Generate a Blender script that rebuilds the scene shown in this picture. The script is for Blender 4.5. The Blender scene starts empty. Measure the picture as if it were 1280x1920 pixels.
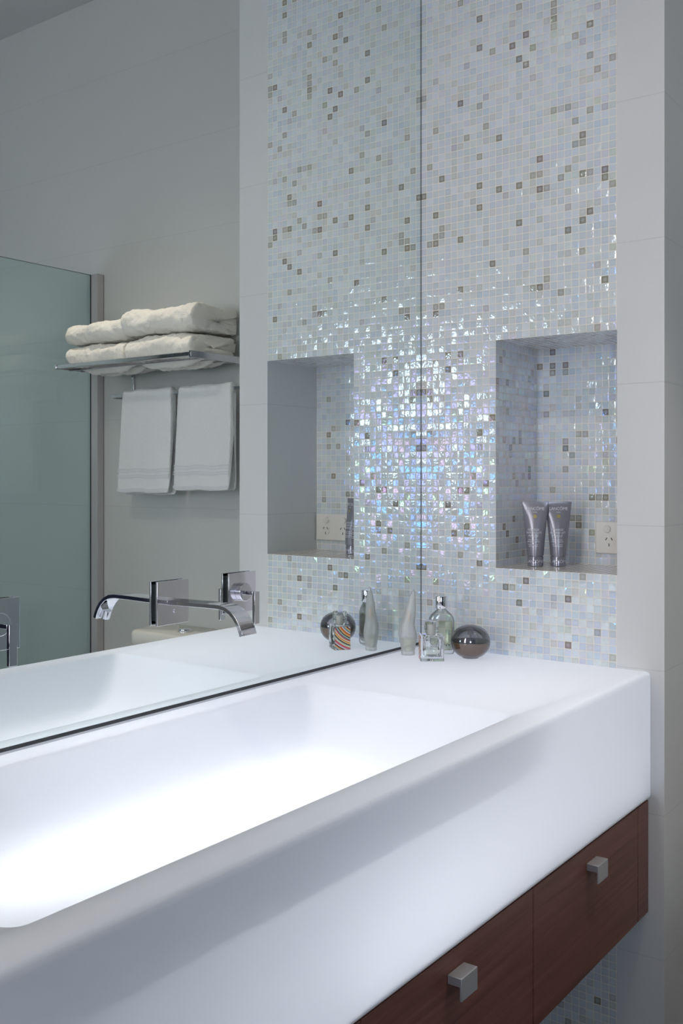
import bpy, bmesh, math, random
from mathutils import Vector, Matrix
random.seed(7)
sc = bpy.context.scene
COL = sc.collection
Z0 = 0.898                      # height of the vanity top above the floor
PI = math.pi

# ------------------------------------------------------------------ camera, world, light, exposure
cam_d = bpy.data.cameras.new('camera')
cam = bpy.data.objects.new('camera', cam_d)
COL.objects.link(cam)
cam.location = (1.26574, -2.05452, Z0 + 0.40626)
cam.rotation_euler = (PI / 2, 0, math.radians(36.2224))
cam_d.sensor_fit = 'VERTICAL'
cam_d.sensor_height = 36.0
cam_d.lens = 1864.71 / 1920 * 36.0
cam_d.shift_y = -67.03 / 1920
cam_d.clip_start = 0.01
sc.camera = cam

world = bpy.data.worlds.new('world')
sc.world = world
world.use_nodes = True
world.node_tree.nodes['Background'].inputs[0].default_value = (0.6, 0.7, 0.85, 1)
world.node_tree.nodes['Background'].inputs[1].default_value = 0.05

vs = sc.view_settings
vs.view_transform = 'Standard'
vs.look = 'None'
vs.exposure = 0.0
vs.gamma = 1.0
vs.use_curve_mapping = False

TUBE_STRENGTH = 16.5
PANEL_STRENGTH = 2.1             # unseen panel added in the vanity's base to fill out the glow           # fluorescent tubes inside the vanity
SPARKLE_WINDOW_STRENGTH = 10.5           # glow of an unseen window added for the mosaic sparkle

FILL_WINDOW_STRENGTH = 16.5  # unseen tall window added as general fill light


def downlight(x, y, power, color, spot=140, radius=0.03):
    d = bpy.data.lights.new('ceiling_downlight', 'SPOT')
    d.energy = power
    d.color = color
    d.spot_size = math.radians(spot)
    d.spot_blend = 0.6
    d.shadow_soft_size = radius
    o = bpy.data.objects.new('ceiling_downlight', d)
    o.location = (x, y, Z0 + 2.05)
    COL.objects.link(o)


WARM = (1.0, 0.74, 0.50)
downlight(0.42, -1.70, 23.0, (1.0, 0.87, 0.74), 160, 0.022)
downlight(1.62, -1.35, 5.0, WARM, 110, 0.022)
downlight(1.12, -0.24, 42.0, (1.0, 0.86, 0.72), 52, 0.022)
downlight(1.10, -2.55, 5.0, WARM, 120, 0.022)
downlight(2.02, -0.45, 14.0, (1.0, 0.93, 0.86), 84, 0.04)  # extra lamp added to brighten the shower behind the glass


# ------------------------------------------------------------------ node helpers
def mat_new(name):
    m = bpy.data.materials.new(name)
    m.use_nodes = True
    nt = m.node_tree
    for n in list(nt.nodes):
        nt.nodes.remove(n)
    out = nt.nodes.new('ShaderNodeOutputMaterial')
    return m, nt, out


def N(nt, typ, **kw):
    n = nt.nodes.new(typ)
    for k, v in kw.items():
        setattr(n, k, v)
    return n


def setin(nt, node, key, val):
    s = node.inputs[key]
    if isinstance(val, bpy.types.NodeSocket):
        nt.links.new(val, s)
    else:
        s.default_value = val


def M(nt, op, a, b=None, c=None, clamp=False):
    n = N(nt, 'ShaderNodeMath', operation=op, use_clamp=clamp)
    setin(nt, n, 0, a)
    if b is not None:
        setin(nt, n, 1, b)
    if c is not None:
        setin(nt, n, 2, c)
    return n.outputs[0]


def smooth(nt, x, lo, hi):
    n = N(nt, 'ShaderNodeMapRange', interpolation_type='SMOOTHSTEP')
    setin(nt, n, 0, x)
    setin(nt, n, 1, lo)
    setin(nt, n, 2, hi)
    return n.outputs[0]


def mixc(nt, f, a, b):
    n = N(nt, 'ShaderNodeMix', data_type='RGBA')
    setin(nt, n, 0, f)
    setin(nt, n, 6, a)
    setin(nt, n, 7, b)
    return n.outputs[2]


def ramp(nt, x, stops, mode='CONSTANT'):
    n = N(nt, 'ShaderNodeValToRGB')
    cr = n.color_ramp
    cr.interpolation = mode
    while len(cr.elements) < len(stops):
        cr.elements.new(0.5)
    for e, (p, c) in zip(cr.elements, stops):
        e.position = p
        e.color = (*c, 1)
    setin(nt, n, 0, x)
    return n.outputs[0]


def prin(nt, out, **kw):
    p = N(nt, 'ShaderNodeBsdfPrincipled')
    for k, v in kw.items():
        key = k.replace('_', ' ')
        setin(nt, p, key, v)
    nt.links.new(p.outputs[0], out.inputs[0])
    return p


def simple(name, color, rough=0.5, metal=0.0, **kw):
    m, nt, out = mat_new(name)
    prin(nt, out, Base_Color=(*color, 1), Roughness=rough, Metallic=metal, **kw)
    return m


# ------------------------------------------------------------------ materials
def make_mosaic(name='iridescent_glass_mosaic', sill=False):
    m, nt, out = mat_new(name)
    uv = N(nt, 'ShaderNodeUVMap')
    sep = N(nt, 'ShaderNodeSeparateXYZ')
    nt.links.new(uv.outputs[0], sep.inputs[0])
    u, v = sep.outputs[0], sep.outputs[1]
    cu, cv = M(nt, 'FLOOR', u), M(nt, 'FLOOR', v)
    fu, fv = M(nt, 'SUBTRACT', M(nt, 'SUBTRACT', u, cu), 0.5), M(nt, 'SUBTRACT', M(nt, 'SUBTRACT', v, cv), 0.5)
    comb = N(nt, 'ShaderNodeCombineXYZ')
    nt.links.new(cu, comb.inputs[0])
    nt.links.new(cv, comb.inputs[1])
    wn = N(nt, 'ShaderNodeTexWhiteNoise', noise_dimensions='2D')
    nt.links.new(comb.outputs[0], wn.inputs['Vector'])
    add = N(nt, 'ShaderNodeVectorMath', operation='ADD')
    nt.links.new(comb.outputs[0], add.inputs[0])
    add.inputs[1].default_value = (311.7, 57.3, 0)
    wn2 = N(nt, 'ShaderNodeTexWhiteNoise', noise_dimensions='2D')
    nt.links.new(add.outputs[0], wn2.inputs['Vector'])
    d = M(nt, 'MAXIMUM', M(nt, 'ABSOLUTE', fu), M(nt, 'ABSOLUTE', fv))
    grout = smooth(nt, d, 0.436, 0.456)
    pale = [(0.00, (0.733, 0.822, 0.893)), (0.14, (0.806, 0.885, 0.942)), (0.30, (0.672, 0.760, 0.843)),
            (0.42, (0.769, 0.835, 0.843)), (0.54, (0.635, 0.735, 0.806)), (0.64, (0.806, 0.885, 0.893)),
            (0.73, (0.721, 0.735, 0.818)), (0.80, (0.684, 0.748, 0.707)), (0.875, (0.660, 0.660, 0.583)),
            (0.925, (0.477, 0.475, 0.407)), (0.955, (0.509, 0.475, 0.506)), (0.972, (0.325, 0.310, 0.231)), (0.990, (0.293, 0.260, 0.215))]
    pale = [(p_, tuple(.62 * a_ + .38 * b_ for a_, b_ in zip(c_, (.73, .78, .80))) if c_[0] > .5 else c_) for p_, c_ in pale]
    base = ramp(nt, wn.outputs[0], pale)
    # opal glass: milky heart in each tessera
    r2 = M(nt, 'ADD', M(nt, 'MULTIPLY', fu, fu), M(nt, 'MULTIPLY', fv, fv))
    heart = smooth(nt, r2, 0.13, 0.0)
    base = mixc(nt, M(nt, 'MULTIPLY', heart, 0.32), base, (0.82, 0.86, 0.92, 1))
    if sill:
        base = mixc(nt, 0.75, base, (0.74, 0.66, 0.57, 1))  # warm lamplight on the niche floor, mixed into the tile colour
    col = mixc(nt, grout, base, (0.88, 0.84, 0.78, 1))
    # normals: every tessera sits at its own small angle, its face is cushioned and rippled
    geo = N(nt, 'ShaderNodeNewGeometry')
    tilt = N(nt, 'ShaderNodeVectorMath', operation='SUBTRACT')
    nt.links.new(wn2.outputs['Color'], tilt.inputs[0])
    tilt.inputs[1].default_value = (0.5, 0.5, 0.5)
    sc_ = N(nt, 'ShaderNodeVectorMath', operation='SCALE')
    nt.links.new(tilt.outputs[0], sc_.inputs[0])
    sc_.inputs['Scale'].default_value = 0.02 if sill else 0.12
    nadd = N(nt, 'ShaderNodeVectorMath', operation='ADD')
    nt.links.new(geo.outputs['Normal'], nadd.inputs[0])
    nt.links.new(sc_.outputs[0], nadd.inputs[1])
    nn = N(nt, 'ShaderNodeVectorMath', operation='NORMALIZE')
    nt.links.new(nadd.outputs[0], nn.inputs[0])
    rip = N(nt, 'ShaderNodeTexNoise')
    rip.inputs['Scale'].default_value = 2.6
    rip.inputs['Detail'].default_value = 1.0
    nt.links.new(uv.outputs[0], rip.inputs['Vector'])
    f4 = M(nt, 'ADD', M(nt, 'POWER', M(nt, 'ABSOLUTE', fu), 4.0), M(nt, 'POWER', M(nt, 'ABSOLUTE', fv), 4.0))
    hgt = M(nt, 'SUBTRACT', M(nt, 'MULTIPLY', rip.outputs[0], 0.45), M(nt, 'MULTIPLY', f4, 3.5))
    bump = N(nt, 'ShaderNodeBump')
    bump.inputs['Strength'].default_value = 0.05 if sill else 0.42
    bump.inputs['Distance'].default_value = 0.0026
    nt.links.new(hgt, bump.inputs['Height'])
    nt.links.new(nn.outputs[0], bump.inputs['Normal'])
    sep2 = N(nt, 'ShaderNodeSeparateColor')
    nt.links.new(wn2.outputs['Color'], sep2.inputs[0])
    film = M(nt, 'MULTIPLY', ramp(nt, sep2.outputs[2], [(0.0, (.062, .062, .062)), (0.36, (.146, .146, .146)), (0.52, (.152, .152, .152)), (0.68, (.159, .159, .159)), (0.80, (.167, .167, .167)), (0.88, (.138, .138, .138)), (0.96, (.212, .212, .212))]), 1000.0)
    film = M(nt, 'MULTIPLY', film, M(nt, 'SUBTRACT', 1.0, grout))
    p = prin(nt, out, Base_Color=col, Roughness=M(nt, 'MULTIPLY_ADD', grout, 0.6, 0.10), IOR=1.55)
    nt.links.new(bump.outputs[0], p.inputs['Normal'])
    nt.links.new(film, p.inputs['Thin Film Thickness'])
    p.inputs['Thin Film IOR'].default_value = 1.95
    return m


def make_wall_tile(name, col, vert=None, rough=0.28):
    m, nt, out = mat_new(name)
    tc = N(nt, 'ShaderNodeTexCoord')
    sep = N(nt, 'ShaderNodeSeparateXYZ')
    nt.links.new(tc.outputs['Object'], sep.inputs[0])

    def line(sock, pitch, off, w):
        t = M(nt, 'ADD', M(nt, 'DIVIDE', M(nt, 'SUBTRACT', sock, off), pitch), 0.5)
        fr = M(nt, 'FRACT', t)
        dist = M(nt, 'MULTIPLY', M(nt, 'ABSOLUTE', M(nt, 'SUBTRACT', fr, 0.5)), pitch)
        return smooth(nt, dist, w, w * 0.35)
    j = line(sep.outputs[2], 0.3, 0.0, 0.0013)
    if vert is not None:
        j = M(nt, 'MAXIMUM', j, line(sep.outputs[0], 0.6, vert, 0.0011))
    c = mixc(nt, M(nt, 'MULTIPLY', j, 0.26), (*col, 1), (0.33, 0.33, 0.34, 1))
    no = N(nt, 'ShaderNodeTexNoise')
    no.inputs['Scale'].default_value = 260
    mp = N(nt, 'ShaderNodeMapping')
    mp.inputs['Scale'].default_value = (0.15, 0.15, 1.0)
    nt.links.new(tc.outputs['Object'], mp.inputs[0])
    nt.links.new(mp.outputs[0], no.inputs['Vector'])
    h = M(nt, 'SUBTRACT', M(nt, 'MULTIPLY', no.outputs[0], 0.12), j)
    b = N(nt, 'ShaderNodeBump')
    b.inputs['Strength'].default_value = 0.25
    b.inputs['Distance'].default_value = 0.0008
    nt.links.new(h, b.inputs['Height'])
    p = prin(nt, out, Base_Color=c, Roughness=rough)
    nt.links.new(b.outputs[0], p.inputs['Normal'])
    return m


def make_acrylic():
    """back-lit white acrylic sheet: half of the light that meets it passes and scatters"""
    m, nt, out = mat_new('backlit_white_acrylic')
    tr = N(nt, 'ShaderNodeBsdfTranslucent')
    tr.inputs[0].default_value = (0.765, 0.83, 0.945, 1)
    df = N(nt, 'ShaderNodeBsdfDiffuse')
    df.inputs[0].default_value = (0.86, 0.87, 0.88, 1)
    mx = N(nt, 'ShaderNodeMixShader')
    mx.inputs[0].default_value = 0.42
    nt.links.new(df.outputs[0], mx.inputs[1])
    nt.links.new(tr.outputs[0], mx.inputs[2])
    gl = N(nt, 'ShaderNodeBsdfGlossy')
    gl.inputs['Roughness'].default_value = 0.35
    gl.inputs[0].default_value = (1, 1, 1, 1)
    fr = N(nt, 'ShaderNodeFresnel')
    fr.inputs[0].default_value = 1.35
    mx2 = N(nt, 'ShaderNodeMixShader')
    nt.links.new(M(nt, 'MULTIPLY', fr.outputs[0], 0.4), mx2.inputs[0])
    nt.links.new(mx.outputs[0], mx2.inputs[1])
    nt.links.new(gl.outputs[0], mx2.inputs[2])
    nt.links.new(mx2.outputs[0], out.inputs[0])
    return m


def emit(name, color, strength):
    m, nt, out = mat_new(name)
    e = N(nt, 'ShaderNodeEmission')
    e.inputs[0].default_value = (*color, 1)
    e.inputs[1].default_value = strength
    nt.links.new(e.outputs[0], out.inputs[0])
    return m


def make_wood():
    m, nt, out = mat_new('dark_walnut_veneer')
    tc = N(nt, 'ShaderNodeTexCoord')
    mp = N(nt, 'ShaderNodeMapping')
    mp.inputs['Scale'].default_value = (1.0, 1.1, 28.0)
    nt.links.new(tc.outputs['Object'], mp.inputs[0])
    n1 = N(nt, 'ShaderNodeTexNoise')
    n1.inputs['Scale'].default_value = 3.2
    n1.inputs['Detail'].default_value = 6
    n1.inputs['Distortion'].default_value = 0.4
    nt.links.new(mp.outputs[0], n1.inputs['Vector'])
    c = ramp(nt, n1.outputs[0], [(0.25, (0.115, 0.042, 0.030)), (0.5, (0.185, 0.070, 0.052)), (0.75, (0.245, 0.098, 0.072))], 'LINEAR')
    prin(nt, out, Base_Color=c, Roughness=0.38)
    return m


def make_towel(name, color):
    m, nt, out = mat_new(name)
    tc = N(nt, 'ShaderNodeTexCoord')
    no = N(nt, 'ShaderNodeTexNoise')
    no.inputs['Scale'].default_value = 420
    no.inputs['Detail'].default_value = 3
    nt.links.new(tc.outputs['Object'], no.inputs['Vector'])
    b = N(nt, 'ShaderNodeBump')
    b.inputs['Strength'].default_value = 0.7
    b.inputs['Distance'].default_value = 0.003
    nt.links.new(no.outputs[0], b.inputs['Height'])
    c = mixc(nt, no.outputs[0], (color[0] * 0.9, color[1] * 0.9, color[2] * 0.9, 1), (*color, 1))
    p = prin(nt, out, Base_Color=c, Roughness=0.95, Sheen_Weight=0.3)
    nt.links.new(b.outputs[0], p.inputs['Normal'])
    return m


def glassy(name, color, rough=0.0, ior=1.45, **kw):
    m, nt, out = mat_new(name)
    prin(nt, out, Base_Color=(*color, 1), Roughness=rough, IOR=ior, Transmission_Weight=1.0, **kw)
    return m


def make_sheet_glass():
    """clear float glass: tinted see-through plus a Fresnel reflection"""
    m, nt, out = mat_new('green_float_glass')
    t = N(nt, 'ShaderNodeBsdfTransparent')
    t.inputs[0].default_value = (0.89, 0.955, 0.945, 1)
    g = N(nt, 'ShaderNodeBsdfGlossy')
    g.inputs['Roughness'].default_value = 0.01
    fr = N(nt, 'ShaderNodeFresnel')
    fr.inputs[0].default_value = 1.5
    mx = N(nt, 'ShaderNodeMixShader')
    nt.links.new(M(nt, 'MULTIPLY', fr.outputs[0], 0.6), mx.inputs[0])
    nt.links.new(t.outputs[0], mx.inputs[1])
    nt.links.new(g.outputs[0], mx.inputs[2])
    nt.links.new(mx.outputs[0], out.inputs[0])
    return m


def make_stripes():
    """curved multicolour stripes printed on one side of the small square bottle"""
    m, nt, out = mat_new('curved_colour_stripes')
    uv = N(nt, 'ShaderNodeUVMap')
    sep = N(nt, 'ShaderNodeSeparateXYZ')
    nt.links.new(uv.outputs[0], sep.inputs[0])
    du = M(nt, 'ADD', sep.outputs[0], 0.55)
    dv = M(nt, 'SUBTRACT', sep.outputs[1], 2.15)
    r = M(nt, 'SQRT', M(nt, 'ADD', M(nt, 'MULTIPLY', du, du), M(nt, 'MULTIPLY', dv, dv)))
    t = M(nt, 'FRACT', M(nt, 'MULTIPLY', r, 0.78))
    W, R, O, P, K, B, G, C = (0.85, 0.83, 0.75), (0.75, 0.10, 0.04), (0.90, 0.33, 0.05), (0.75, 0.20, 0.40), (0.05, 0.02, 0.05), (0.16, 0.22, 0.38), (0.55, 0.68, 0.50), (0.90, 0.62, 0.30)
    seq = [W, R, O, C, K, G, B, R, W, O, C, K, G, W, R, P, W, K, O, G, B]
    c = ramp(nt, t, [(i / len(seq), s) for i, s in enumerate(seq)])
    prin(nt, out, Base_Color=c, Roughness=0.35)
    return m


MOSAIC = make_mosaic()
SILL = make_mosaic('warm_lit_sill_mosaic', True)
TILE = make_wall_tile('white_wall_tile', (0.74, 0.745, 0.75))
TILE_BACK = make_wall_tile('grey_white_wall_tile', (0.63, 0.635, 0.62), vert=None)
PAINT = simple('white_ceiling_paint', (0.62, 0.63, 0.63), 0.8)
FLOOR = simple('dark_grey_floor_tile', (0.10, 0.11, 0.15), 0.35)
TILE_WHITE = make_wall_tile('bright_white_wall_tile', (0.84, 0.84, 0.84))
ADDED_DOOR = simple('added_dark_door_paint', (0.022, 0.026, 0.05), 0.3)
ACRYLIC = make_acrylic()
TRAY = simple('white_lining', (0.85, 0.86, 0.88), 0.9)
TUBE = emit('fluorescent_tube_light', (1.0, 0.975, 0.93), TUBE_STRENGTH)
SPARKLE_GLOW = emit('sparkle_window_glow', (0.72, 0.84, 1.0), SPARKLE_WINDOW_STRENGTH)
FILL_GLOW = emit('fill_window_glow', (0.955, 0.93, 0.955), FILL_WINDOW_STRENGTH)
PANEL = emit('fill_panel_glow', (1.0, 0.97, 0.985), PANEL_STRENGTH)
CHROME = simple('polished_chrome', (0.72, 0.715, 0.755), 0.06, 1.0)
SATIN = simple('satin_aluminium', (0.46, 0.465, 0.48), 0.42, 0.45)
CHANNEL = simple('pale_anodised_channel', (0.55, 0.52, 0.53), 0.45, 0.3)
DARKSEAL = simple('dark_sealant', (0.03, 0.035, 0.04), 0.5)
WOOD = make_wood()
WOOD_DARK = simple('dark_cabinet_carcass', (0.03, 0.013, 0.01), 0.6)
TOWEL = make_towel('cream_terry', (0.94, 0.90, 0.83))
TOWEL_W = make_towel('white_terry', (0.94, 0.945, 0.945))
BAND = simple('woven_towel_band', (0.76, 0.76, 0.78), 0.85)
CERAMIC = simple('white_ceramic', (0.74, 0.72, 0.67), 0.15)
PLASTIC = simple('white_switch_plastic', (0.88, 0.86, 0.82), 0.35)
BLACK = simple('black_print', (0.01, 0.01, 0.012), 0.5)
GLASS = glassy('clear_bottle_glass', (0.97, 0.985, 0.98))
def veil(name, tint, haze, f_haze, f_gloss, rough):
    """thin glass: tinted see-through, part milky haze, part reflection"""
    m, nt, out = mat_new(name)
    t = N(nt, 'ShaderNodeBsdfTransparent')
    t.inputs[0].default_value = (*tint, 1)
    d = N(nt, 'ShaderNodeBsdfDiffuse')
    d.inputs[0].default_value = (*haze, 1)
    tr = N(nt, 'ShaderNodeBsdfTranslucent')
    tr.inputs[0].default_value = (*haze, 1)
    a = N(nt, 'ShaderNodeMixShader')
    a.inputs[0].default_value = 0.2
    nt.links.new(d.outputs[0], a.inputs[1])
    nt.links.new(tr.outputs[0], a.inputs[2])
    lw = N(nt, 'ShaderNodeLayerWeight')
    lw.inputs[0].default_value = 0.35
    b = N(nt, 'ShaderNodeMixShader')
    nt.links.new(M(nt, 'MULTIPLY_ADD', lw.outputs['Facing'], 0.35 * (1 - f_haze) * (1 if f_haze > 0 else 0), f_haze), b.inputs[0])
    nt.links.new(t.outputs[0], b.inputs[1])
    nt.links.new(a.outputs[0], b.inputs[2])
    g = N(nt, 'ShaderNodeBsdfGlossy')
    g.inputs['Roughness'].default_value = rough
    c = N(nt, 'ShaderNodeMixShader')
    nt.links.new(M(nt, 'MULTIPLY_ADD', lw.outputs['Fresnel'], 0.7, f_gloss), c.inputs[0])
    nt.links.new(b.outputs[0], c.inputs[1])
    nt.links.new(g.outputs[0], c.inputs[2])
    nt.links.new(c.outputs[0], out.inputs[0])
    return m


FROST = veil('frosted_bottle_glass', (0.97, 0.98, 0.975), (0.97, 0.98, 0.98), 0.42, 0.02, 0.25)
PERFUME = glassy('pale_yellow_perfume', (0.88, 0.90, 0.68), ior=1.36)
PALE = glassy('almost_clear_perfume', (0.90, 0.92, 0.84), ior=1.36)
GOLD = simple('peach_gold_atomiser', (0.85, 0.62, 0.42), 0.35, 0.6)
TUBE_GREY = simple('pearl_grey_tube', (0.30, 0.295, 0.345), 0.27, 0.35)
TUBE_CAP = simple('grey_tube_cap', (0.33, 0.33, 0.39), 0.16, 0.45)
PRINT = simple('silver_white_print', (0.80, 0.80, 0.84), 0.5)
GOLDDOT = simple('dull_gold_print', (0.42, 0.36, 0.12), 0.4, 0.4)
BLUEPRINT = simple('navy_print', (0.03, 0.04, 0.16), 0.5)
STRIPES = make_stripes()
SHEET_GLASS = make_sheet_glass()
GREEN_EDGE = simple('dark_green_glass_edge', (0.012, 0.035, 0.035), 0.15)
MIRROR = simple('silvered_mirror', (0.855, 0.905, 0.89), 0.0, 1.0)
SMOKY = veil('smoky_mirrored_glass', (0.73, 0.72, 0.76), (0.5, 0.5, 0.5), 0.0, 0.13, 0.02)
AMBER = simple('brown_perfume', (0.33, 0.165, 0.055), 0.3)
THIN_GLASS = veil('thin_clear_glass', (0.965, 0.975, 0.97), (0.9, 0.9, 0.9), 0.0, 0.03, 0.01)
YELLOW = veil('pale_yellow_perfume', (0.955, 0.96, 0.84), (0.85, 0.86, 0.55), 0.02, 0.0, 0.1)
FILM = veil('perfume_in_frosted_glass', (0.93, 0.94, 0.80), (0.80, 0.82, 0.62), 0.08, 0.0, 0.3)


# ------------------------------------------------------------------ mesh helpers
def obj(name, bm, mat, parent=None, smooth_angle=None, bevel=0.0, seg=2):
    me = bpy.data.meshes.new(name)
    bmesh.ops.recalc_face_normals(bm, faces=bm.faces)
    bm.to_mesh(me)
    bm.free()
    for m in (mat if isinstance(mat, (list, tuple)) else [mat]):
        me.materials.append(m)
    o = bpy.data.objects.new(name, me)
    COL.objects.link(o)
    if parent is not None:
        o.parent = parent
    if bevel:
        b = o.modifiers.new('bevel', 'BEVEL')
        b.width = bevel
        b.segments = seg
        b.limit_method = 'ANGLE'
        b.angle_limit = math.radians(35)
    if smooth_angle is not None or bevel:
        me.shade_smooth()
        try:
            me.set_sharp_from_angle(angle=math.radians(smooth_angle if smooth_angle else 40))
        except Exception:
            pass
    return o


def tag(o, label, cat, group=None, kind=None):
    o['label'] = label
    o['category'] = cat
    if group:
        o['group'] = group
    if kind:
        o['kind'] = kind
    return o


def thing(name, label, cat, loc=(0, 0, 0), rotz=0.0, group=None):
    o = bpy.data.objects.new(name, None)
    o.empty_display_size = 0.02
    o.location = loc
    o.rotation_euler = (0, 0, rotz)
    COL.objects.link(o)
    return tag(o, label, cat, group)


def structure(o):
    o['kind'] = 'structure'
    return o


def dup(root, loc, label, rotz=None):
    r = root.copy()
    COL.objects.link(r)
    r.location = loc
    r['label'] = label
    if rotz is not None:
        r.rotation_euler = (0, 0, rotz)
    for ch in list(root.children):
        c = ch.copy()
        COL.objects.link(c)
        c.parent = r
        for g in list(ch.children):
            d = g.copy()
            COL.objects.link(d)
            d.parent = c
    return r


def box(bm, x0, x1, y0, y1, z0, z1):
    v = [bm.verts.new(p) for p in ((x0, y0, z0), (x1, y0, z0), (x1, y1, z0), (x0, y1, z0),
                                   (x0, y0, z1), (x1, y0, z1), (x1, y1, z1), (x0, y1, z1))]
    for f in ((3, 2, 1, 0), (4, 5, 6, 7), (0, 1, 5, 4), (1, 2, 6, 5), (2, 3, 7, 6), (3, 0, 4, 7)):
        bm.faces.new([v[i] for i in f])
    return bm


def loft(bm, loops, cap0=True, cap1=True, mats=None):
    rows = [[bm.verts.new(p) for p in lp] for lp in loops]
    n = len(rows[0])
    for i in range(len(rows) - 1):
        for k in range(n):
            f = bm.faces.new((rows[i][k], rows[i][(k + 1) % n], rows[i + 1][(k + 1) % n], rows[i + 1][k]))
            if mats:
                f.material_index = mats[i]
    if cap0:
        bm.faces.new(list(reversed(rows[0])))
    if cap1:
        bm.faces.new(rows[-1])
    return bm


def lathe(bm, prof, n=32, c=(0, 0), sx=1.0, sy=1.0):
    loops = []
    for r, z in prof:
        loops.append([(c[0] + sx * r * math.cos(2 * PI * k / n), c[1] + sy * r * math.sin(2 * PI * k / n), z) for k in range(n)])
    return loft(bm, loops)


def rrect(x0, x1, y0, y1, r, z, n=6):
    pts = []
    for cx, cy, a0 in ((x1 - r, y1 - r, 0), (x0 + r, y1 - r, PI / 2), (x0 + r, y0 + r, PI), (x1 - r, y0 + r, 1.5 * PI)):
        for k in range(n + 1):
            a = a0 + PI / 2 * k / n
            pts.append((cx + r * math.cos(a), cy + r * math.sin(a), z))
    return pts


def cyl_between(bm, p, q, r, n=20):
    p, q = Vector(p), Vector(q)
    d = (q - p).normalized()
    a = d.orthogonal().normalized()
    b = d.cross(a)
    loops = [[tuple(c + r * (math.cos(2 * PI * k / n) * a + math.sin(2 * PI * k / n) * b)) for k in range(n)] for c in (p, q)]
    return loft(bm, loops)


def text_mesh(s, size, align='CENTER'):
    cu = bpy.data.curves.new('lettering_curve', 'FONT')
    cu.body = s
    cu.size = size
    cu.align_x = align
    o = bpy.data.objects.new('lettering_curve', cu)
    COL.objects.link(o)
    dg = bpy.context.evaluated_depsgraph_get()
    me = bpy.data.meshes.new_from_object(o.evaluated_get(dg))
    bpy.data.objects.remove(o)
    bpy.data.curves.remove(cu)
    bm = bmesh.new()
    bm.from_mesh(me)
    bpy.data.meshes.remove(me)
    return bm


# ------------------------------------------------------------------ room dimensions (metres)
XS, XR, Y2 = 0.4877, 0.5886, 0.2623       # mosaic / white pier edge, pier right edge, recess wall
XN, YN = 0.2003, 0.2181                   # niche left edge, niche depth
ZN0, ZN1 = Z0 + 0.1957, Z0 + 0.7187       # niche sill and head
ZC = Z0 + 2.0874
XMAX, YMIN = 2.45, -3.30
PU, PV = 0.01682, (ZN1 - ZN0) / 31

# ------------------------------------------------------------------ room shell
structure(obj('floor', box(bmesh.new(), -0.12, XMAX + 0.1, YMIN - 0.1, Y2 + 0.1, -0.1, 0.0), FLOOR))
structure(obj('ceiling', box(bmesh.new(), -0.12, XMAX + 0.1, YMIN - 0.1, Y2 + 0.1, ZC, ZC + 0.1), PAINT))
structure(obj('wall_left', box(bmesh.new(), -0.12, -0.008, YMIN, Y2, 0, ZC), TILE))
structure(obj('wall_back', box(bmesh.new(), -0.12, XMAX + 0.1, Y2, Y2 + 0.1, 0, ZC), TILE_BACK))
structure(obj('wall_right', box(bmesh.new(), XMAX, XMAX + 0.1, YMIN, Y2, 0, ZC), TILE_WHITE))
door = structure(obj('added_dark_door', box(bmesh.new(), XMAX - 0.035, XMAX - 0.002, -3.10, -1.42, 0.003, 2.30), ADDED_DOOR))  # unseen, added so the chrome has something dark to reflect
obj('added_door_handle', box(bmesh.new(), XMAX - 0.075, XMAX - 0.036, -1.52, -1.505, 1.0, 1.12), SATIN, door)
structure(obj('wall_pier', box(bmesh.new(), XS, XR, 0.0, Y2, 0, ZC), TILE))


def mosaic_wall():
    bm = bmesh.new()
    uvl = bm.loops.layers.uv.new('UVMap')

    def quad(pts, uvf, mi=0):
        vs_ = [bm.verts.new(p) for p in pts]
        f = bm.faces.new(vs_)
        f.material_index = mi
        for lp, p in zip(f.loops, pts):
            lp[uvl].uv = uvf(p)
    fr = lambda p: ((p[0] - XN) / PU + 100, (p[2] - ZN0) / PV + 100)
    bk = lambda p: ((p[0] - XN) / PU + 200, (p[2] - ZN0) / PV + 100)
    sd = lambda p: ((p[1]) / PU + 300, (p[2] - ZN0) / PV + 100)
    hz = lambda p: ((p[0] - XN) / PU + 400, p[1] / PU + 100 + (40 if p[2] > Z0 + 0.5 else 0))
    X0 = -0.008

    def F(x0, x1, z0, z1, y=0.0, uvf=fr):
        quad([(x0, y, z0), (x1, y, z0), (x1, y, z1), (x0, y, z1)], uvf)
    F(X0, XN, 0, ZN0); F(X0, XN, ZN0, ZN1); F(X0, XN, ZN1, ZC)
    F(XN, XS, 0, ZN0); F(XN, XS, ZN1, ZC)
    F(XN, XS, ZN0, ZN1, YN, bk)
    quad([(XN, 0, ZN0), (XN, YN, ZN0), (XN, YN, ZN1), (XN, 0, ZN1)], sd)
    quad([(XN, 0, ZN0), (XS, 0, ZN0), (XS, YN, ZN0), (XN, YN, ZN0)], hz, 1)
    quad([(XN, 0, ZN1), (XN, YN, ZN1), (XS, YN, ZN1), (XS, 0, ZN1)], hz)
    me = bpy.data.meshes.new('wall_mosaic')
    bm.to_mesh(me)
    bm.free()
    me.materials.append(MOSAIC)
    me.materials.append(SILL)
    o = bpy.data.objects.new('wall_mosaic', me)
    COL.objects.link(o)
    structure(o)


mosaic_wall()

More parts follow.
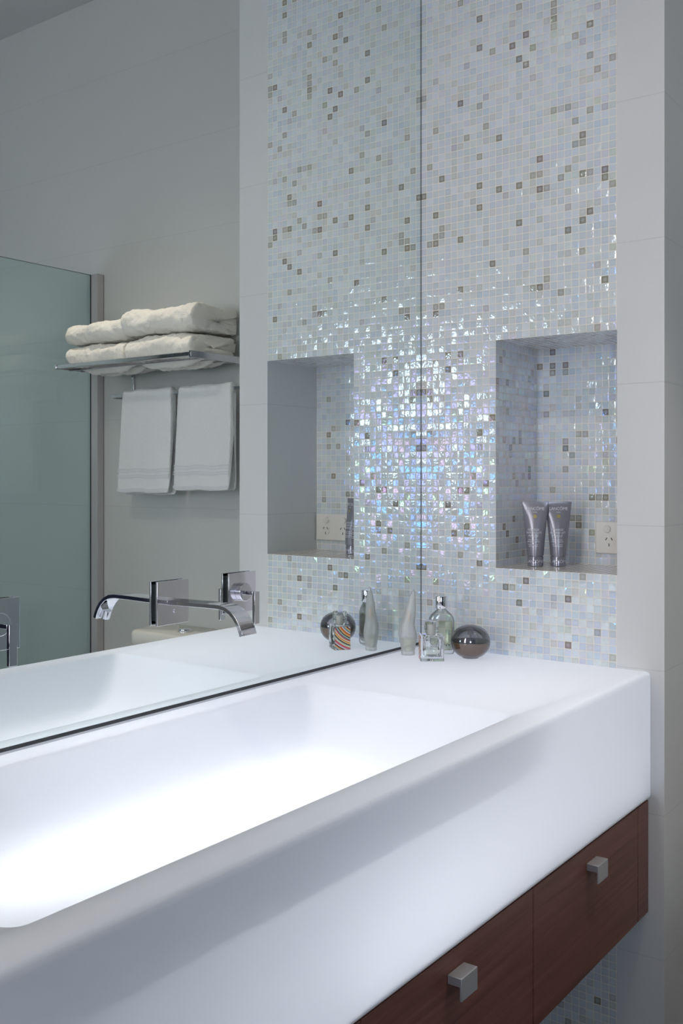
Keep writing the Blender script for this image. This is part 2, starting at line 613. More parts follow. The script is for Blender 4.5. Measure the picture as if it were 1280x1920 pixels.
# wall behind the camera, with two unseen windows added as light sources
WX0, WX1, WZ0, WZ1 = 1.70, 2.34, Z0 + 0.20, Z0 + 1.00
TX0, TX1, TZ0, TZ1 = 0.0, 0.24, 0.95, 2.75
bm = bmesh.new()
box(bm, -0.12, TX0, YMIN - 0.1, YMIN, 0, ZC)
box(bm, TX1, WX0, YMIN - 0.1, YMIN, 0, ZC)
box(bm, TX0, TX1, YMIN - 0.1, YMIN, 0, TZ0)
box(bm, TX0, TX1, YMIN - 0.1, YMIN, TZ1, ZC)
box(bm, WX1, XMAX + 0.1, YMIN - 0.1, YMIN, 0, ZC)
box(bm, WX0, WX1, YMIN - 0.1, YMIN, 0, WZ0)
box(bm, WX0, WX1, YMIN - 0.1, YMIN, WZ1, ZC)
structure(obj('wall_front', bm, TILE_BACK))

bm = bmesh.new()
for a in ((TX0, TX0 + 0.03, TZ0, TZ1), (TX1 - 0.03, TX1, TZ0, TZ1), (TX0, TX1, TZ0, TZ0 + 0.03), (TX0, TX1, TZ1 - 0.03, TZ1)):
    box(bm, a[0], a[1], YMIN - 0.06, YMIN - 0.01, a[2], a[3])
win = structure(obj('added_fill_window', bm, PLASTIC))  # invented opening, gives the room its fill light
obj('added_window_pane', box(bmesh.new(), TX0 + 0.03, TX1 - 0.03, YMIN - 0.05, YMIN - 0.04, TZ0 + 0.03, TZ1 - 0.03), FILL_GLOW, win)
bm = bmesh.new()
for a in ((WX0, WX0 + 0.03, WZ0, WZ1), (WX1 - 0.03, WX1, WZ0, WZ1), (WX0, WX1, WZ0, WZ0 + 0.03), (WX0, WX1, WZ1 - 0.03, WZ1)):
    box(bm, a[0], a[1], YMIN - 0.06, YMIN - 0.01, a[2], a[3])
win = structure(obj('added_sparkle_window', bm, PLASTIC))  # invented, unseen; placed where the mosaic sparkle needs a source
obj('added_window_pane', box(bmesh.new(), WX0 + 0.03, WX1 - 0.03, YMIN - 0.05, YMIN - 0.04, WZ0 + 0.03, WZ1 - 0.03), SPARKLE_GLOW, win)

# ------------------------------------------------------------------ mirror on the left wall
mir = thing('wall_mirror', 'large frameless mirror covering the wall behind the glowing basin', 'mirror', (0, -1.2, Z0))
obj('mirror_glass', box(bmesh.new(), -0.006, 0.0, -1.05, 1.197, 0.0065, ZC - Z0 - 0.005), MIRROR, mir)
obj('bottom_channel', box(bmesh.new(), -0.006, 0.0005, -1.05, 1.197, 0.0005, 0.0062), DARKSEAL, mir)
obj('corner_seal', box(bmesh.new(), -0.006, 0.0003, 1.1972, 1.1995, 0.0065, ZC - Z0 - 0.005), DARKSEAL, mir)

# ------------------------------------------------------------------ glowing vanity with sunken basin
VX, ZB = 0.5600, -0.2620
VY0, VY1 = -2.35, -0.0015
van = thing('glowing_vanity', 'long white backlit vanity slab with a sunken basin under the mirror', 'vanity', (0, 0, Z0))
bm = bmesh.new()
N_ = 6
R = lambda ins, r, z: rrect(0.002 + ins, VX - ins, VY0 + ins, VY1 - ins, r, z, N_)
loops = [R(0, .002, ZB), R(0, .002, -.012), R(.001, .003, -.006), R(.003, .004, -.0025), R(.006, .006, -.0008), R(.011, .008, 0)]
B = lambda l, r_, f, n, rad, z: rrect(0.056 + l, 0.5036 - r_, -1.514 + n, -0.5072 - f, rad, z, N_)
loops += [B(0, 0, 0, 0, .022, 0), B(.002, .001, .002, .001, .022, -.0012), B(.006, .003, .006, .003, .022, -.006),
          B(.024, .005, .024, .007, .024, -.046), B(.042, .008, .042, .016, .028, -.078), B(.060, .016, .062, .034, .035, -.099),
          B(.085, .034, .095, .064, .040, -.111), B(.15, .09, .16, .12, .05, -.116)]
loft(bm, loops, cap0=False)
obj('translucent_shell', bm, ACRYLIC, van, smooth_angle=75)
obj('base_tray', box(bmesh.new(), 0.004, VX - 0.002, VY0 + 0.002, VY1 - 0.002, ZB + 0.0002, ZB + 0.004), TRAY, van)
obj('fill_light_panel', box(bmesh.new(), 0.03, VX - 0.03, -1.06, -0.03, ZB + 0.0045, ZB + 0.0100), PANEL, van)  # added glowing sheet, evens out the light inside the shell
for yy0, yy1 in ((-1.34, -0.62),):
    obj('fluorescent_tube', cyl_between(bmesh.new(), (0.175, yy0, ZB + 0.045), (0.175, yy1, ZB + 0.045), 0.013, 14), TUBE, van, smooth_angle=60)

# ------------------------------------------------------------------ drawers below the vanity
cab = thing('drawer_cabinet', 'dark walnut drawer unit hung under the glowing vanity', 'cabinet', (0, 0, Z0))
CZ1, CZ0 = ZB - 0.004, -0.502
obj('carcass', box(bmesh.new(), 0.01, 0.534, -2.33, -0.003, CZ0 + 0.002, CZ1), WOOD_DARK, cab)
obj('filler_panel', box(bmesh.new(), 0.5345, 0.556, -0.0640, -0.003, CZ0, CZ1 - 0.003), WOOD, cab, bevel=0.0008)


def handle(y, parent):
    bm = bmesh.new()
    prof = [(0.556, -0.298), (0.5790, -0.298), (0.5790, -0.331), (0.5755, -0.331), (0.5755, -0.311), (0.556, -0.311)]
    a = [bm.verts.new((p[0], y - 0.0235, p[1])) for p in prof]
    b = [bm.verts.new((p[0], y + 0.0235, p[1])) for p in prof]
    bm.faces.new(a)
    bm.faces.new(list(reversed(b)))
    for k in range(6):
        bm.faces.new((a[k], b[k], b[(k + 1) % 6], a[(k + 1) % 6]))
    obj('handle', bm, SATIN, parent, bevel=0.0012)


for ya, yb, yh in ((-0.5530, -0.0665, -0.309), (-1.0430, -0.5555, -0.809), (-1.5320, -1.0455, -1.290)):
    d = obj('drawer', box(bmesh.new(), 0.5345, 0.556, ya, yb, CZ0, CZ1 - 0.003), WOOD, cab, bevel=0.0008)
    handle(yh, d)

# ------------------------------------------------------------------ taps on the mirror
PZ = Z0 + 0.1880


def make_mixer():
    t = thing('mixer_tap', 'square chrome mixer tap with small lever, beside the white pier in the mirror', 'tap', (0, -0.655, PZ), group='lever mixer taps on the mirror')
    obj('mounting_block', box(bmesh.new(), 0.0003, 0.0056, -0.031, 0.031, -0.031, 0.031), DARKSEAL, t)
    obj('plate', box(bmesh.new(), 0.0056, 0.0098, -0.0375, 0.0375, -0.0385, 0.0375), CHROME, t, bevel=0.0006)
    obj('knob', cyl_between(bmesh.new(), (0.0098, -0.004, 0.0015), (0.0222, -0.004, 0.0015), 0.017, 40), CHROME, t, bevel=0.0010)
    bm = bmesh.new()
    box(bm, 0.0222, 0.0400, -0.0065, 0.0025, -0.0030, 0.0035)
    box(bm, 0.0400, 0.0460, -0.0065, 0.0070, -0.0565, 0.0035)
    obj('lever', bm, CHROME, t, bevel=0.0005)
    return t


mix = make_mixer()
dup(mix, (0, -1.184, PZ + 0.0025), 'square chrome mixer tap with small lever, cut by the left edge of the photo')

sp = thing('basin_spout', 'long flat chrome spout bending down from a square plate on the mirror', 'tap', (0, -0.834, PZ))
obj('mounting_block', box(bmesh.new(), 0.0003, 0.0056, -0.031, 0.031, -0.031, 0.031), DARKSEAL, sp)
obj('plate', box(bmesh.new(), 0.0056, 0.0098, -0.0375, 0.0375, -0.0385, 0.0375), CHROME, sp, bevel=0.0006)
path = [(0.0098, 0.0), (0.10, 0.0015), (0.128, 0.0015), (0.142, -0.0005), (0.155, -0.0062), (0.165, -0.0145), (0.1725, -0.0245), (0.1775, -0.034), (0.1805, -0.0425)]
bm = bmesh.new()
loops = []
for i, (x, z) in enumerate(path):
    a, b = path[max(i - 1, 0)], path[min(i + 1, len(path) - 1)]
    dx, dz = b[0] - a[0], b[1] - a[1]
    l = math.hypot(dx, dz)
    nx, nz = -dz / l, dx / l
    h = 0.0036
    loops.append([(x + nx * h, -0.0145, z + nz * h), (x + nx * h, 0.0205, z + nz * h), (x - nx * h, 0.0205, z - nz * h), (x - nx * h, -0.0145, z - nz * h)])
loft(bm, loops)
obj('spout', bm, CHROME, sp, smooth_angle=50, bevel=0.0005)
obj('aerator', cyl_between(bmesh.new(), (0.166, 0.003, -0.028), (0.1715, 0.003, -0.043), 0.0085, 24), CHROME, sp, smooth_angle=50)
obj('fixing_screw', cyl_between(bmesh.new(), (0.0098, 0.004, -0.016), (0.0112, 0.004, -0.016), 0.0032, 20), CHROME, sp, smooth_angle=50)


# ------------------------------------------------------------------ perfume bottles on the vanity
def shell(name, outer, inner, mat, parent):
    """closed glass body with a hollow inside"""
    bm = bmesh.new()
    loft(bm, outer)
    o_faces = list(bm.faces)
    bmesh.ops.recalc_face_normals(bm, faces=o_faces)
    bm2 = bmesh.new()
    loft(bm2, inner)
    bmesh.ops.recalc_face_normals(bm2, faces=bm2.faces)
    bmesh.ops.reverse_faces(bm2, faces=bm2.faces)
    me = bpy.data.meshes.new('tmp')
    bm2.to_mesh(me)
    bm2.free()
    bm.from_mesh(me)
    bpy.data.meshes.remove(me)
    me = bpy.data.meshes.new(name)
    bm.to_mesh(me)
    bm.free()
    me.materials.append(mat)
    me.shade_smooth()
    me.set_sharp_from_angle(angle=math.radians(45))
    o = bpy.data.objects.new(name, me)
    COL.objects.link(o)
    o.parent = parent
    return o


CAM_ROT = math.radians(36.0)

# frosted swan-shaped bottle
fb = thing('frosted_perfume_bottle', 'tall frosted glass perfume bottle tapering to a leaning tip', 'bottle', (0.051, -0.140, Z0 + 0.0004), CAM_ROT)
prof = [(.0150, 0, 0.0), (.0158, 0, .003), (.0152, 0, .010), (.0172, 0, .022), (.0200, 0, .036), (.0203, -.0005, .046), (.0195, -.0016, .056), (.0168, -.0022, .068),
        (.0150, .001, .080), (.0135, .004, .093), (.0115, .0060, .108), (.0088, .0082, .124), (.0060, .0104, .1370), (.0036, .0122, .1440), (.0012, .0132, .1468)]
nn = 32
ring = lambda r, c, z, k: [(c + r * math.cos(2 * PI * i / nn), k * r * math.sin(2 * PI * i / nn), z) for i in range(nn)]
outer = [ring(r, c, z, .86) for r, c, z in prof]
inner = [ring(max(r - .0035, .001), c, z, .84) for r, c, z in ((.0120, 0, .007), (.0172, 0, .022), (.0200, 0, .036), (.0203, -.0005, .046), (.0195, -.0016, .056), (.0130, -.0018, .066), (.007, -.001, .072))]
obj('bottle_body', loft(bmesh.new(), outer), FROST, fb, smooth_angle=60)
bm = bmesh.new()
loft(bm, [ring(max(r - .0037, .001), c, z, .84) for r, c, z in ((.0120, 0, .0072), (.0172, 0, .022), (.0200, 0, .036))])
obj('perfume', bm, FILM, fb, smooth_angle=45)
bm = bmesh.new()
lathe(bm, [(.0042, .0755), (.0044, .076), (.0044, .0865), (.0036, .087), (.0036, .088), (.0044, .0885), (.0044, .0965), (.0040, .097)], 20, (.0026, 0))
obj('atomiser', bm, GOLD, fb, smooth_angle=40)

# tall clear flask
tf = thing('clear_perfume_flask', 'clear flat glass perfume flask with pale yellow scent and chrome cap', 'bottle', (0.105, -0.083, Z0 + 0.0004), CAM_ROT)


def sell(a, b, z, n=40, e=3.2):
    pts = []
    for i in range(n):
        t = 2 * PI * i / n
        c, s = math.cos(t), math.sin(t)
        pts.append((a * math.copysign(abs(c) ** (2 / e), c), b * math.copysign(abs(s) ** (2 / e), s), z))
    return pts


outer = [sell(.0270, .0100, 0), sell(.0290, .0115, .003), sell(.0297, .0120, .008), sell(.0297, .0120, .074), sell(.0285, .0115, .082, e=2.8), sell(.0235, .0105, .0905, e=2.4),
         sell(.0160, .0092, .0965, e=2.1), sell(.0108, .0082, .1015, e=2), sell(.0085, .0080, .1055, e=2)]
inner = [sell(.0250, .0080, .0085), sell(.0270, .0095, .011), sell(.0272, .0097, .074), sell(.0262, .0092, .081, e=2.8), sell(.0212, .0084, .0885, e=2.4), sell(.0140, .0072, .0945, e=2.1), sell(.0070, .0060, .1015, e=2)]
shell('flask_body', outer, inner, THIN_GLASS, tf)
bm = bmesh.new()
loft(bm, [sell(.0248, .0078, .0088), sell(.0268, .0093, .0112), sell(.02705, .0095, .0740)])
obj('perfume', bm, YELLOW, tf, smooth_angle=45)
bm = bmesh.new()
loft(bm, [sell(.0132, .0105, .1040, e=2.2), sell(.0134, .0107, .1050, e=2.2), sell(.0134, .0107, .1305, e=2.2), sell(.0130, .0103, .1315, e=2.2)])
obj('cap', bm, CHROME, tf, smooth_angle=40)
for s, size, z in (('DKNY', .0080, .0190), ('men', .0044, .0115)):
    tb = text_mesh(s, size)
    for v in tb.verts:
        v.co = Vector((v.co.x * (1.55 if s == 'DKNY' else 1.0) + (0.0025 if s == 'DKNY' else 0.0145), -0.01225, z + v.co.y))
    obj('lettering', tb, BLACK, tf)

# small square bottle with striped side
sb = thing('square_perfume_bottle', 'small square clear glass perfume bottle with a colour striped side', 'bottle', (0.126, -0.162, Z0 + 0.0004), math.radians(38))
A, Bd = .0260, .0195
outer = [rrect(-A, A, -Bd, Bd, .0008, 0, 2), rrect(-A, A, -Bd, Bd, .0015, .0008, 2), rrect(-A, A, -Bd, Bd, .0015, .0545, 2), rrect(-A + .001, A - .001, -Bd + .001, Bd - .001, .002, .0555, 2)]
inner = [rrect(-A + .010, A - .010, -Bd + .008, Bd - .008, .004, .0085, 2), rrect(-A + .007, A - .007, -Bd + .006, Bd - .006, .006, .0115, 2), rrect(-A + .007, A - .007, -Bd + .006, Bd - .006, .006, .046, 2), rrect(-A + .016, A - .016, -Bd + .010, Bd - .010, .006, .052, 2)]
shell('bottle_body', outer, inner, GLASS, sb)
bm = bmesh.new()
loft(bm, [rrect(-A + .0102, A - .0102, -Bd + .0082, Bd - .0082, .004, .0087, 2), rrect(-A + .0072, A - .0072, -Bd + .0062, Bd - .0062, .006, .0117, 2), rrect(-A + .0072, A - .0072, -Bd + .0062, Bd - .0062, .006, .024, 2)])
obj('perfume', bm, PALE, sb, smooth_angle=45)
bm = bmesh.new()
lathe(bm, [(.0120, .0558), (.0125, .0600), (.0160, .0605), (.0163, .0615), (.0163, .0690), (.0150, .0697), (.0150, .0712), (.0163, .0720), (.0163, .0860), (.0155, .0868)], 36)
obj('cap', bm, GLASS, sb, smooth_angle=40)
bm = bmesh.new()
lathe(bm, [(.0060, .0560), (.0060, .0780), (.0045, .0790)], 20)
obj('atomiser', bm, PLASTIC, sb, smooth_angle=40)
bm = bmesh.new()
uvl = bm.loops.layers.uv.new('UVMap')
x = -A - .0003
pts = [((x, Bd - .001, .001), (0, 0)), ((x, -Bd + .001, .001), (1, 0)), ((x, -Bd + .001, .0540), (1, 1.4)), ((x, Bd - .001, .0540), (0, 1.4))]
f = bm.faces.new([bm.verts.new(p) for p, _ in pts])
for lp, (_, w) in zip(f.loops, pts):
    lp[uvl].uv = w
g = bmesh.ops.extrude_face_region(bm, geom=[f])
for v in [e for e in g['geom'] if isinstance(e, bmesh.types.BMVert)]:
    v.co.x += .0002
obj('striped_panel', bm, STRIPES, sb)['label'] = 'curved red, orange, cream and blue stripes'
for s, size, z in (('Paul Smith', .0070, .0095), ('women', .0050, .0035)):
    tb = text_mesh(s, size)
    for v in tb.verts:
        v.co = Vector((v.co.x + 0.006, -Bd - .0003, z + v.co.y))
    obj('lettering', tb, BLUEPRINT, sb)

# round smoky bottle
rb = thing('round_perfume_bottle', 'round smoky mirrored perfume bottle half full of brown scent', 'bottle', (0.184, -0.090, Z0 + 0.0004))


def ell(a, h, ins, z0=None, z1=None, n=18):
    out = []
    lo, hi = ins, h - ins
    for i in range(n + 1):
        t = -PI / 2 + PI * i / n
        z = h / 2 + (h / 2 - ins) * math.sin(t)
        r = (a - ins) * max(math.cos(t), 0.0) ** 0.82
        out.append([max(r, .0006), z])
    return out


def rings(prof, n=48):
    return [[(r * math.cos(2 * PI * k / n), r * math.sin(2 * PI * k / n), z) for k in range(n)] for r, z in prof]


H = .0730
pr = ell(.0440, H, 0)
pr = [(r, z) for r, z in pr]
pr[0] = (.012, 0.0); pr[1] = (max(pr[1][0], .018), max(pr[1][1], .0006))
obj('bottle_body', loft(bmesh.new(), rings(pr)), SMOKY, rb, smooth_angle=60)
ring = bmesh.new()
lathe(ring, [(.0405, .0372), (.0416, .0372), (.0416, .0382), (.0405, .0382)], 48)
obj('liquid_edge', ring, simple('dark_brown_liquid_edge', (0.03, 0.015, 0.008), 0.3), rb, smooth_angle=40)
liq = [(max(r, .0006), z) for r, z in ell(.0440, H, .0026) if z < .0372]
obj('perfume', loft(bmesh.new(), rings(liq)), AMBER, rb, smooth_angle=50)
obj('atomiser', lathe(bmesh.new(), [(.0015, .006), (.0015, .052), (.006, .052), (.006, .066), (.005, .067)], 20), SATIN, rb, smooth_angle=40)


# ------------------------------------------------------------------ cream tubes in the niche
TH0, TH1 = .0245, .1465


def tube_ab(h):
    s = min(max((h - TH0) / (TH1 - TH0), 0), 1)
    return .0190 + .0112 * s ** 1.15, .0190 * (1 - s ** 1.9) + .0009


def cream_tube(loc, rot, label):
    t = thing('cream_tube', label, 'tube', loc, rot, 'grey cream tubes standing in the niche')
    n = 48
    lp = []
    for i in range(17):
        h = TH0 + (TH1 - TH0) * i / 16
        a, b = tube_ab(h)
        lp.append([(a * math.cos(2 * PI * k / n), b * math.sin(2 * PI * k / n), h) for k in range(n)])
    a, b = tube_ab(TH1)
    lp.append([(a * math.cos(2 * PI * k / n), b * math.sin(2 * PI * k / n), .1505) for k in range(n)])
    obj('tube_body', loft(bmesh.new(), lp), TUBE_GREY, t, smooth_angle=50)
    obj('cap', lathe(bmesh.new(), [(.0172, 0), (.0180, .0008), (.0186, .0215), (.0180, .0225), (.0165, .0226), (.0165, .0247)], 40), TUBE_CAP, t, smooth_angle=40)

    def wrap(bm_, zc, cap=False):
        for v in bm_.verts:
            u_, h = v.co.x, zc + v.co.y
            if cap:
                a = b = .0184 + .0003
            else:
                a, b = tube_ab(h)
            q = max(1 - (u_ / a) ** 2, .02)
            v.co = Vector((u_, -(b * math.sqrt(q) + .00035), h))
    rows = [('LANCÔME', .0100, .1310, 0), ('PARIS', .0042, .1245, 0), ('RÉNERGIE', .0066, .0830, -.003), ('INTENSE LIFT', .0066, .0760, -.002), ('MASQUE', .0066, .0690, -.003)]
    for s, size, z, off in rows:
        tb = text_mesh(s, size)
        for v in tb.verts:
            v.co.x = v.co.x * .9 + off
        wrap(tb, z)
        obj('lettering', tb, PRINT, t)
    bm_ = bmesh.new()
    for z, w in ((.0610, .024), (.0570, .028), (.0500, .023), (.0460, .022)):
        k = 14
        for i in range(k):
            u0, u1 = -.003 - w / 2 + w * i / k, -.003 - w / 2 + w * (i + .78) / k
            bm_.faces.new([bm_.verts.new(p) for p in ((u0, z, 0), (u1, z, 0), (u1, z + .0011, 0), (u0, z + .0011, 0))])
    wrap(bm_, 0)
    obj('small_print', bm_, PRINT, t)
    tb = text_mesh('LANCÔME', .0090)
    for v in tb.verts:
        v.co.x *= .9
    wrap(tb, .0085, True)
    obj('lettering', tb, PRINT, t)
    bm_ = bmesh.new()
    bmesh.ops.create_circle(bm_, cap_ends=True, segments=20, radius=.0042)
    wrap(bm_, .1165)
    obj('gold_emblem', bm_, GOLDDOT, t)
    return t


t1 = cream_tube((0.2530, 0.0980, ZN0 + .0004), math.radians(20), 'grey cream tube standing on its cap, left one in the tiled niche')
dup(t1, (0.2970, 0.1290, ZN0 + .0004), 'grey cream tube standing on its cap, right one nearer the power outlet', math.radians(28))

# ------------------------------------------------------------------ double power outlet in the niche
po = thing('power_outlet', 'white double power outlet on the back of the tiled niche', 'outlet', (0.419, YN, Z0 + 0.2612))
obj('plate', box(bmesh.new(), -.0645, .0645, -.0075, -.0002, -.0375, .0375), PLASTIC, po, bevel=.002)
for sx in (-.0305, .0305):
    bm = cyl_between(bmesh.new(), (sx - .004, -.0075, .0215), (sx - .004, -.0135, .0205), .0085, 24)
    obj('rocker_switch', bm, PLASTIC, po, bevel=.0008)
    s = obj('socket', cyl_between(bmesh.new(), (sx, -.0075, -.0085), (sx, -.0082, -.0085), .0145, 32), PLASTIC, po, smooth_angle=40)
    for dx, dz, rot in ((-.0066, -.0035, 30), (.0066, -.0035, -30), (0, -.0175, 0)):
        bm = box(bmesh.new(), -.0009, .0009, -.0003, .0003, -.0036, .0036)
        bmesh.ops.rotate(bm, verts=bm.verts, cent=(0, 0, 0), matrix=Matrix.Rotation(math.radians(-rot * -1), 3, 'Y'))
        bmesh.ops.translate(bm, verts=bm.verts, vec=(sx + dx, -.0083, dz + .0005))
        obj('pin_slot', bm, BLACK, s)

# ------------------------------------------------------------------ shower screen (seen in the mirror)
XG = 1.4947
ss = thing('shower_screen', 'frameless greenish glass shower screen with a pale wall channel', 'shower screen', (XG, -0.3, 0))
o = obj('glass_panel', box(bmesh.new(), 0.0, 0.010, -0.75, 0.5600, 0.012, Z0 + 1.1106), [SHEET_GLASS, GREEN_EDGE], ss)
for p in o.data.polygons:
    if abs(p.normal.x) < .5:
        p.material_index = 1
bm = bmesh.new()
box(bm, -.0005 - .0335, -.0008, .5330, .5615, 0, Z0 + 1.1106)
obj('wall_channel', bm, CHANNEL, ss, bevel=.0008)
obj('edge_seal', box(bmesh.new(), -.0007, .0107, .5370, .5610, .0125, Z0 + 1.1104), DARKSEAL, ss)
obj('edge_seal', box(bmesh.new(), -.0340, -.0006, .5605, .5622, 0, Z0 + 1.1106), DARKSEAL, ss)

# ------------------------------------------------------------------ towel shelf, rail and towels (seen in the mirror)
ZS = Z0 + 0.7640
sh = thing('towel_shelf', 'chrome towel shelf on the recess wall carrying folded bath towels', 'shelf', (1.105, Y2, ZS))
SXA, SXB, SYF = -.303, .303, -.2420
obj('front_rail', box(bmesh.new(), SXA, SXB, SYF, SYF + .012, -.006, .006), CHROME, sh, bevel=.0015)
obj('rear_rail', box(bmesh.new(), SXA, SXB, -.030, -.020, -.010, .0), CHROME, sh, bevel=.0015)
obj('end_bracket', box(bmesh.new(), SXA - .008, SXA, SYF - .003, -.0004, -.011, .009), CHROME, sh, bevel=.001)
obj('end_bracket', box(bmesh.new(), SXB, SXB + .008, SYF - .003, -.0004, -.008, .008), CHROME, sh, bevel=.001)
for k in range(3):
    y = SYF + .05 + .05 * k
    obj('slat', box(bmesh.new(), SXA, SXB, y, y + .008, -.010, -.002), CHROME, sh, bevel=.001)

ra = thing('towel_rail', 'slim square chrome towel rail below the shelf with hand towels', 'towel rail', (1.03, Y2, Z0 + 0.6730))
obj('bar', box(bmesh.new(), -.300, .295, -.087, -.077, -.005, .005), CHROME, ra, bevel=.001)
for xx in (-.292, .283):
    obj('arm', box(bmesh.new(), xx, xx + .012, -.0768, -.0004, -.007, .007), CHROME, ra, bevel=.001)
obj('hanger_plate', box(bmesh.new(), .270, .2828, -.008, -.0004, -.012, .078), CHROME, ra, bevel=.001)


def folded_towel(name_label, x0, x1, z0, hgt, yf, yb, seed, group, sag=0.0):
    """folded bath towel: a thick sheet wrapped over a tongue, front fold towards -y"""
    random.seed(seed)
    cx, cy = (x0 + x1) / 2, (yf + yb) / 2
    t = thing('folded_towel', name_label, 'towel', (cx, cy, z0), 0, group)
    L, D = (x1 - x0), (yb - yf)

    def place(bm_):
        rnd = [random.uniform(0, 6) for _ in range(6)]
        for v in bm_.verts:
            x, y, z = v.co
            e = abs(x) / (L / 2)
            z *= 1 - .10 * max(e - .75, 0) * 2
            z += .0035 * math.sin(x * 24 + rnd[0]) * (z / hgt) + .0025 * math.sin(x * 51 + y * 31 + rnd[1]) * min(z / hgt + .3, 1)
            y += .0050 * math.sin(x * 19 + rnd[2]) + .003 * math.sin(z * 70 + x * 33 + rnd[3])
            if sag:
                wy = cy + y
                dist = min(abs(wy - q) for q in (.035, .0743, .1243, .1743, .232))
                g_ = min(max((dist - .006) / .012, 0), 1)
                s_ = max(0, 1 - (y / (D / 2)) ** 2) ** .5 * max(0, 1 - (x / (L / 2)) ** 4) * g_
                z -= sag * s_ * (1 - min(z / hgt, 1)) ** 1
            v.co = (x, y, z)
        return bm_
    th = hgt * .33
    nx = 26
    # outer wrap: U-shaped sheet in the y-z plane, extruded along x
    prof = []
    yb_, yf_ = D / 2, -D / 2
    r = hgt / 2
    for i in range(9):
        prof.append((yb_ - (D - r) * i / 8, hgt))
    for i in range(1, 9):
        a = PI / 2 + PI * i / 8
        prof.append((yf_ + r + r * math.cos(a), r + r * math.sin(a)))
    for i in range(1, 25):
        prof.append((yf_ + r + (D - r) * i / 24, 0))
    ri = r - th
    for i in range(9):
        prof.append((yb_ - (D - r) * i / 8, th))
    for i in range(1, 8):
        a = -PI / 2 - PI * i / 8
        prof.append((yf_ + r + ri * .9 * math.cos(a), r + ri * math.sin(a)))
    for i in range(9):
        prof.append((yf_ + r + (D - r) * i / 8, hgt - th))
    lps = []
    for k in range(nx + 1):
        x = -L / 2 + L * k / nx
        lps.append([(x, p[0], p[1]) for p in prof])
    bm_ = place(loft(bmesh.new(), lps))
    o_ = obj('outer_fold', bm_, TOWEL, t, smooth_angle=180)
    tex = bpy.data.textures.new('terry_clouds', 'CLOUDS')
    tex.noise_scale = .018
    for ob in (o_,):
        s_ = ob.modifiers.new('sub', 'SUBSURF')
        s_.levels = s_.render_levels = 2
        d_ = ob.modifiers.new('terry', 'DISPLACE')
        d_.texture = tex
        d_.strength = .0075
        d_.mid_level = .5
        tex2 = bpy.data.textures.new('towel_folds', 'CLOUDS')
        tex2.noise_scale = .06
        d2 = ob.modifiers.new('folds', 'DISPLACE')
        d2.texture = tex2
        d2.strength = .010
        d2.mid_level = .5
    # inner tongue
    ti = hgt - 2 * th + .004
    lps = []
    zi0 = th - .002
    for k in range(nx + 1):
        x = (-L / 2 + .004) + (L - .008) * k / nx
        ring_ = []
        for i in range(7):
            ring_.append((x, yb_ - .006 - (D - r - ti / 2) * i / 6, zi0 + ti))
        for i in range(1, 6):
            a = PI / 2 + PI * i / 6
            ring_.append((x, yf_ + r + ti / 2 * math.cos(a), zi0 + ti / 2 + ti / 2 * math.sin(a)))
        for i in range(7):
            ring_.append((x, yf_ + r + (D - r - .006) * i / 6, zi0))
        lps.append(ring_)
    obj('inner_fold', place(loft(bmesh.new(), lps)), TOWEL, t, smooth_angle=180)
    return t


GT = 'folded bath towels on the chrome shelf'
zb0 = ZS + .0030
folded_towel('lower cream bath towel of the stack nearer the glass screen', 1.112, 1.388, zb0, .062, .040, .232, 3, GT, .030)
folded_towel('lower cream bath towel of the stack nearer the white pier', .812, 1.106, zb0, .068, .036, .235, 4, GT, .030)
folded_towel('top cream bath towel of the stack nearer the glass screen', 1.116, 1.402, zb0 + .070, .064, .038, .236, 5, GT)
folded_towel('top cream bath towel of the stack nearer the white pier', .806, 1.122, zb0 + .076, .076, .032, .238, 6, GT)


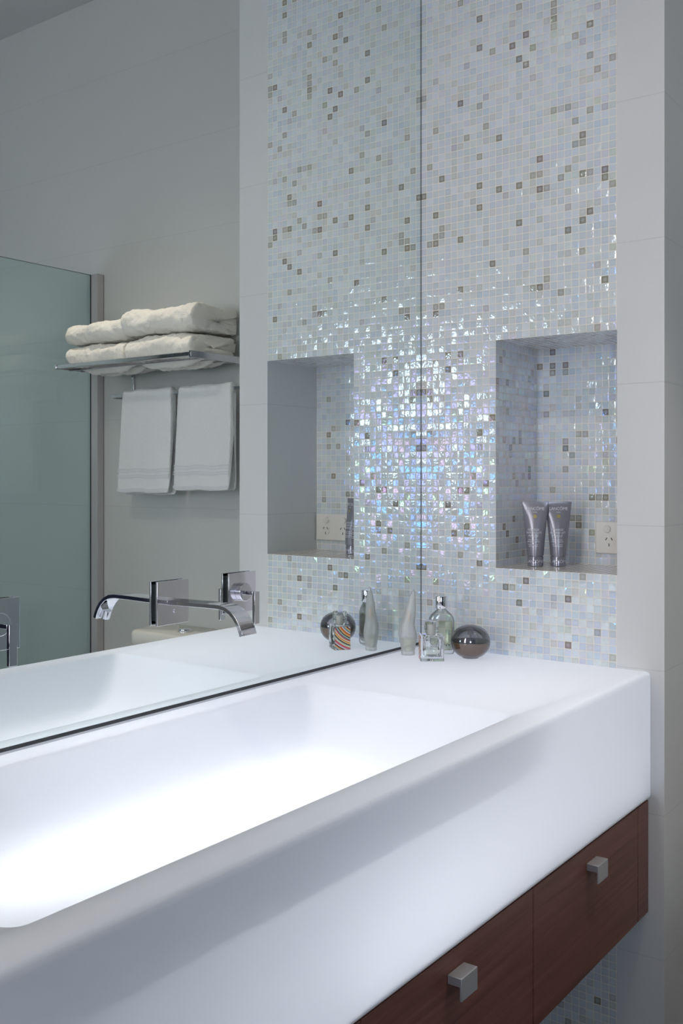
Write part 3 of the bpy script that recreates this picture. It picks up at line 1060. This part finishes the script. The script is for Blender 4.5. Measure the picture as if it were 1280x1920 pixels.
def hand_towel(label, x0, x1, zt, zb_f, zb_b, seed, skew):
    t = thing('hand_towel', label, 'towel', ((x0 + x1) / 2, Y2 - .082, zt), 0, 'white hand towels over the chrome rail')
    W = (x1 - x0)
    random.seed(seed)
    ph = [random.uniform(0, 6) for _ in range(4)]
    th = .0055
    # centre line of the cloth in the y-z plane: up the front, over the bar, down the back
    cl = []
    nf = 30
    for i in range(nf + 1):
        cl.append((-.0105, zb_f - zt + (-.006 - (zb_f - zt)) * i / nf))
    for i in range(1, 8):
        a = PI - PI * i / 8
        cl.append((.0105 * math.cos(a), -.006 + .0085 * math.sin(a)))
    for i in range(nf + 1):
        cl.append((.0105, -.006 + (zb_b - zt + .006) * i / nf))
    nx = 22

    def pt(u_, i, off):
        y, z = cl[i]
        a, b = cl[max(i - 1, 0)], cl[min(i + 1, len(cl) - 1)]
        dy, dz = b[0] - a[0], b[1] - a[1]
        l = math.hypot(dy, dz)
        ny, nz = -dz / l, dy / l
        dep = max(0, -z / .34)
        x = u_ * W * (1 + .06 * dep) + skew * dep
        wob = .0030 * math.sin(u_ * 9 + ph[0] + dep * 2) * dep + .0016 * math.sin(u_ * 23 + ph[1])
        sgn = -1 if y < 0 else 1
        y2 = y + (-.007 * dep if y < 0 else .004 * dep) + wob * .6
        return (x, y2 + ny * off, z + nz * off + .0015 * math.sin(u_ * 12 + ph[2]))
    bm_ = bmesh.new()
    lps = []
    for k in range(nx + 1):
        u_ = -.5 + k / nx
        lp = [pt(u_, i, th / 2) for i in range(len(cl))] + [pt(u_, i, -th / 2) for i in reversed(range(len(cl)))]
        lps.append(lp)
    loft(bm_, lps)
    o_ = obj('cloth', bm_, TOWEL_W, t, smooth_angle=60)
    b_ = o_.modifiers.new('sub', 'SUBSURF')
    b_.levels = b_.render_levels = 1
    tex = bpy.data.textures.new('terry_pile', 'CLOUDS')
    tex.noise_scale = .01
    d_ = o_.modifiers.new('terry', 'DISPLACE')
    d_.texture = tex
    d_.strength = .0022
    # woven bands near the front hem
    for z0_, z1_ in ((.074, .079), (.0665, .0705), (.055, .059), (.048, .052), (.006, .014)):
        bm_ = bmesh.new()
        lps = []
        for k in range(nx + 1):
            u_ = -.484 + .968 * k / nx
            ring_ = []
            for zz, off in ((z0_, .0), (z0_, .0009), (z1_, .0009), (z1_, .0)):
                fi = zz / ((-.006 - (zb_f - zt)) / nf)
                i = min(int(fi), nf - 1)
                fr_ = fi - i
                p0, p1 = pt(u_, i, th / 2 + off + .0006), pt(u_, i + 1, th / 2 + off + .0006)
                ring_.append(tuple(p0[j] + (p1[j] - p0[j]) * fr_ for j in range(3)))
            lps.append(ring_)
        loft(bm_, lps)
        obj('woven_band', bm_, BAND, t, smooth_angle=40)
    return t


ZR = Z0 + .6855
hand_towel('white hand towel on the rail, nearer the glass screen', 1.030, 1.262, ZR, Z0 + .352, Z0 + .346, 2, .010)
hand_towel('white hand towel on the rail, nearer the white pier', .772, 1.004, ZR, Z0 + .362, Z0 + .362, 9, .010)

# ------------------------------------------------------------------ toilet below the towels (only its cistern shows)
to = thing('toilet', 'white ceramic toilet whose cistern top shows below the hand towels', 'toilet', (.97, Y2, 0))
cz = Z0 - .078
bm = bmesh.new()
loft(bm, [rrect(-.155, .155, -.165, -.004, .03, .40), rrect(-.165, .165, -.172, -.003, .035, .46), rrect(-.167, .167, -.175, -.003, .035, cz - .048)])
obj('cistern', bm, CERAMIC, to, smooth_angle=50)
bm = bmesh.new()
loft(bm, [rrect(-.170, .170, -.179, -.002, .035, cz - .0455), rrect(-.172, .172, -.181, -.002, .037, cz - .040), rrect(-.172, .172, -.181, -.002, .037, cz - .010),
          rrect(-.168, .168, -.177, -.004, .036, cz - .003), rrect(-.158, .158, -.168, -.010, .034, cz)])
obj('lid', bm, CERAMIC, to, smooth_angle=70)
bm = bmesh.new()
lathe(bm, [(.024, cz + .0003), (.024, cz + .003), (.020, cz + .0045), (.0195, cz + .007), (.008, cz + .009)], 32, (-.005, -.098))
obj('flush_button', bm, CHROME, to, smooth_angle=40)
bm = bmesh.new()
loft(bm, [rrect(-.11, .11, -.52, -.02, .10, .002), rrect(-.10, .10, -.50, -.02, .095, .15), rrect(-.17, .17, -.62, -.01, .165, .36), rrect(-.178, .178, -.635, -.01, .17, .40)])
obj('pan', bm, CERAMIC, to, smooth_angle=60)
bm = bmesh.new()
loft(bm, [rrect(-.180, .180, -.640, -.185, .17, .4005), rrect(-.182, .182, -.643, -.185, .17, .420), rrect(-.17, .17, -.63, -.19, .16, .428)])
obj('seat_lid', bm, PLASTIC, to, smooth_angle=50)
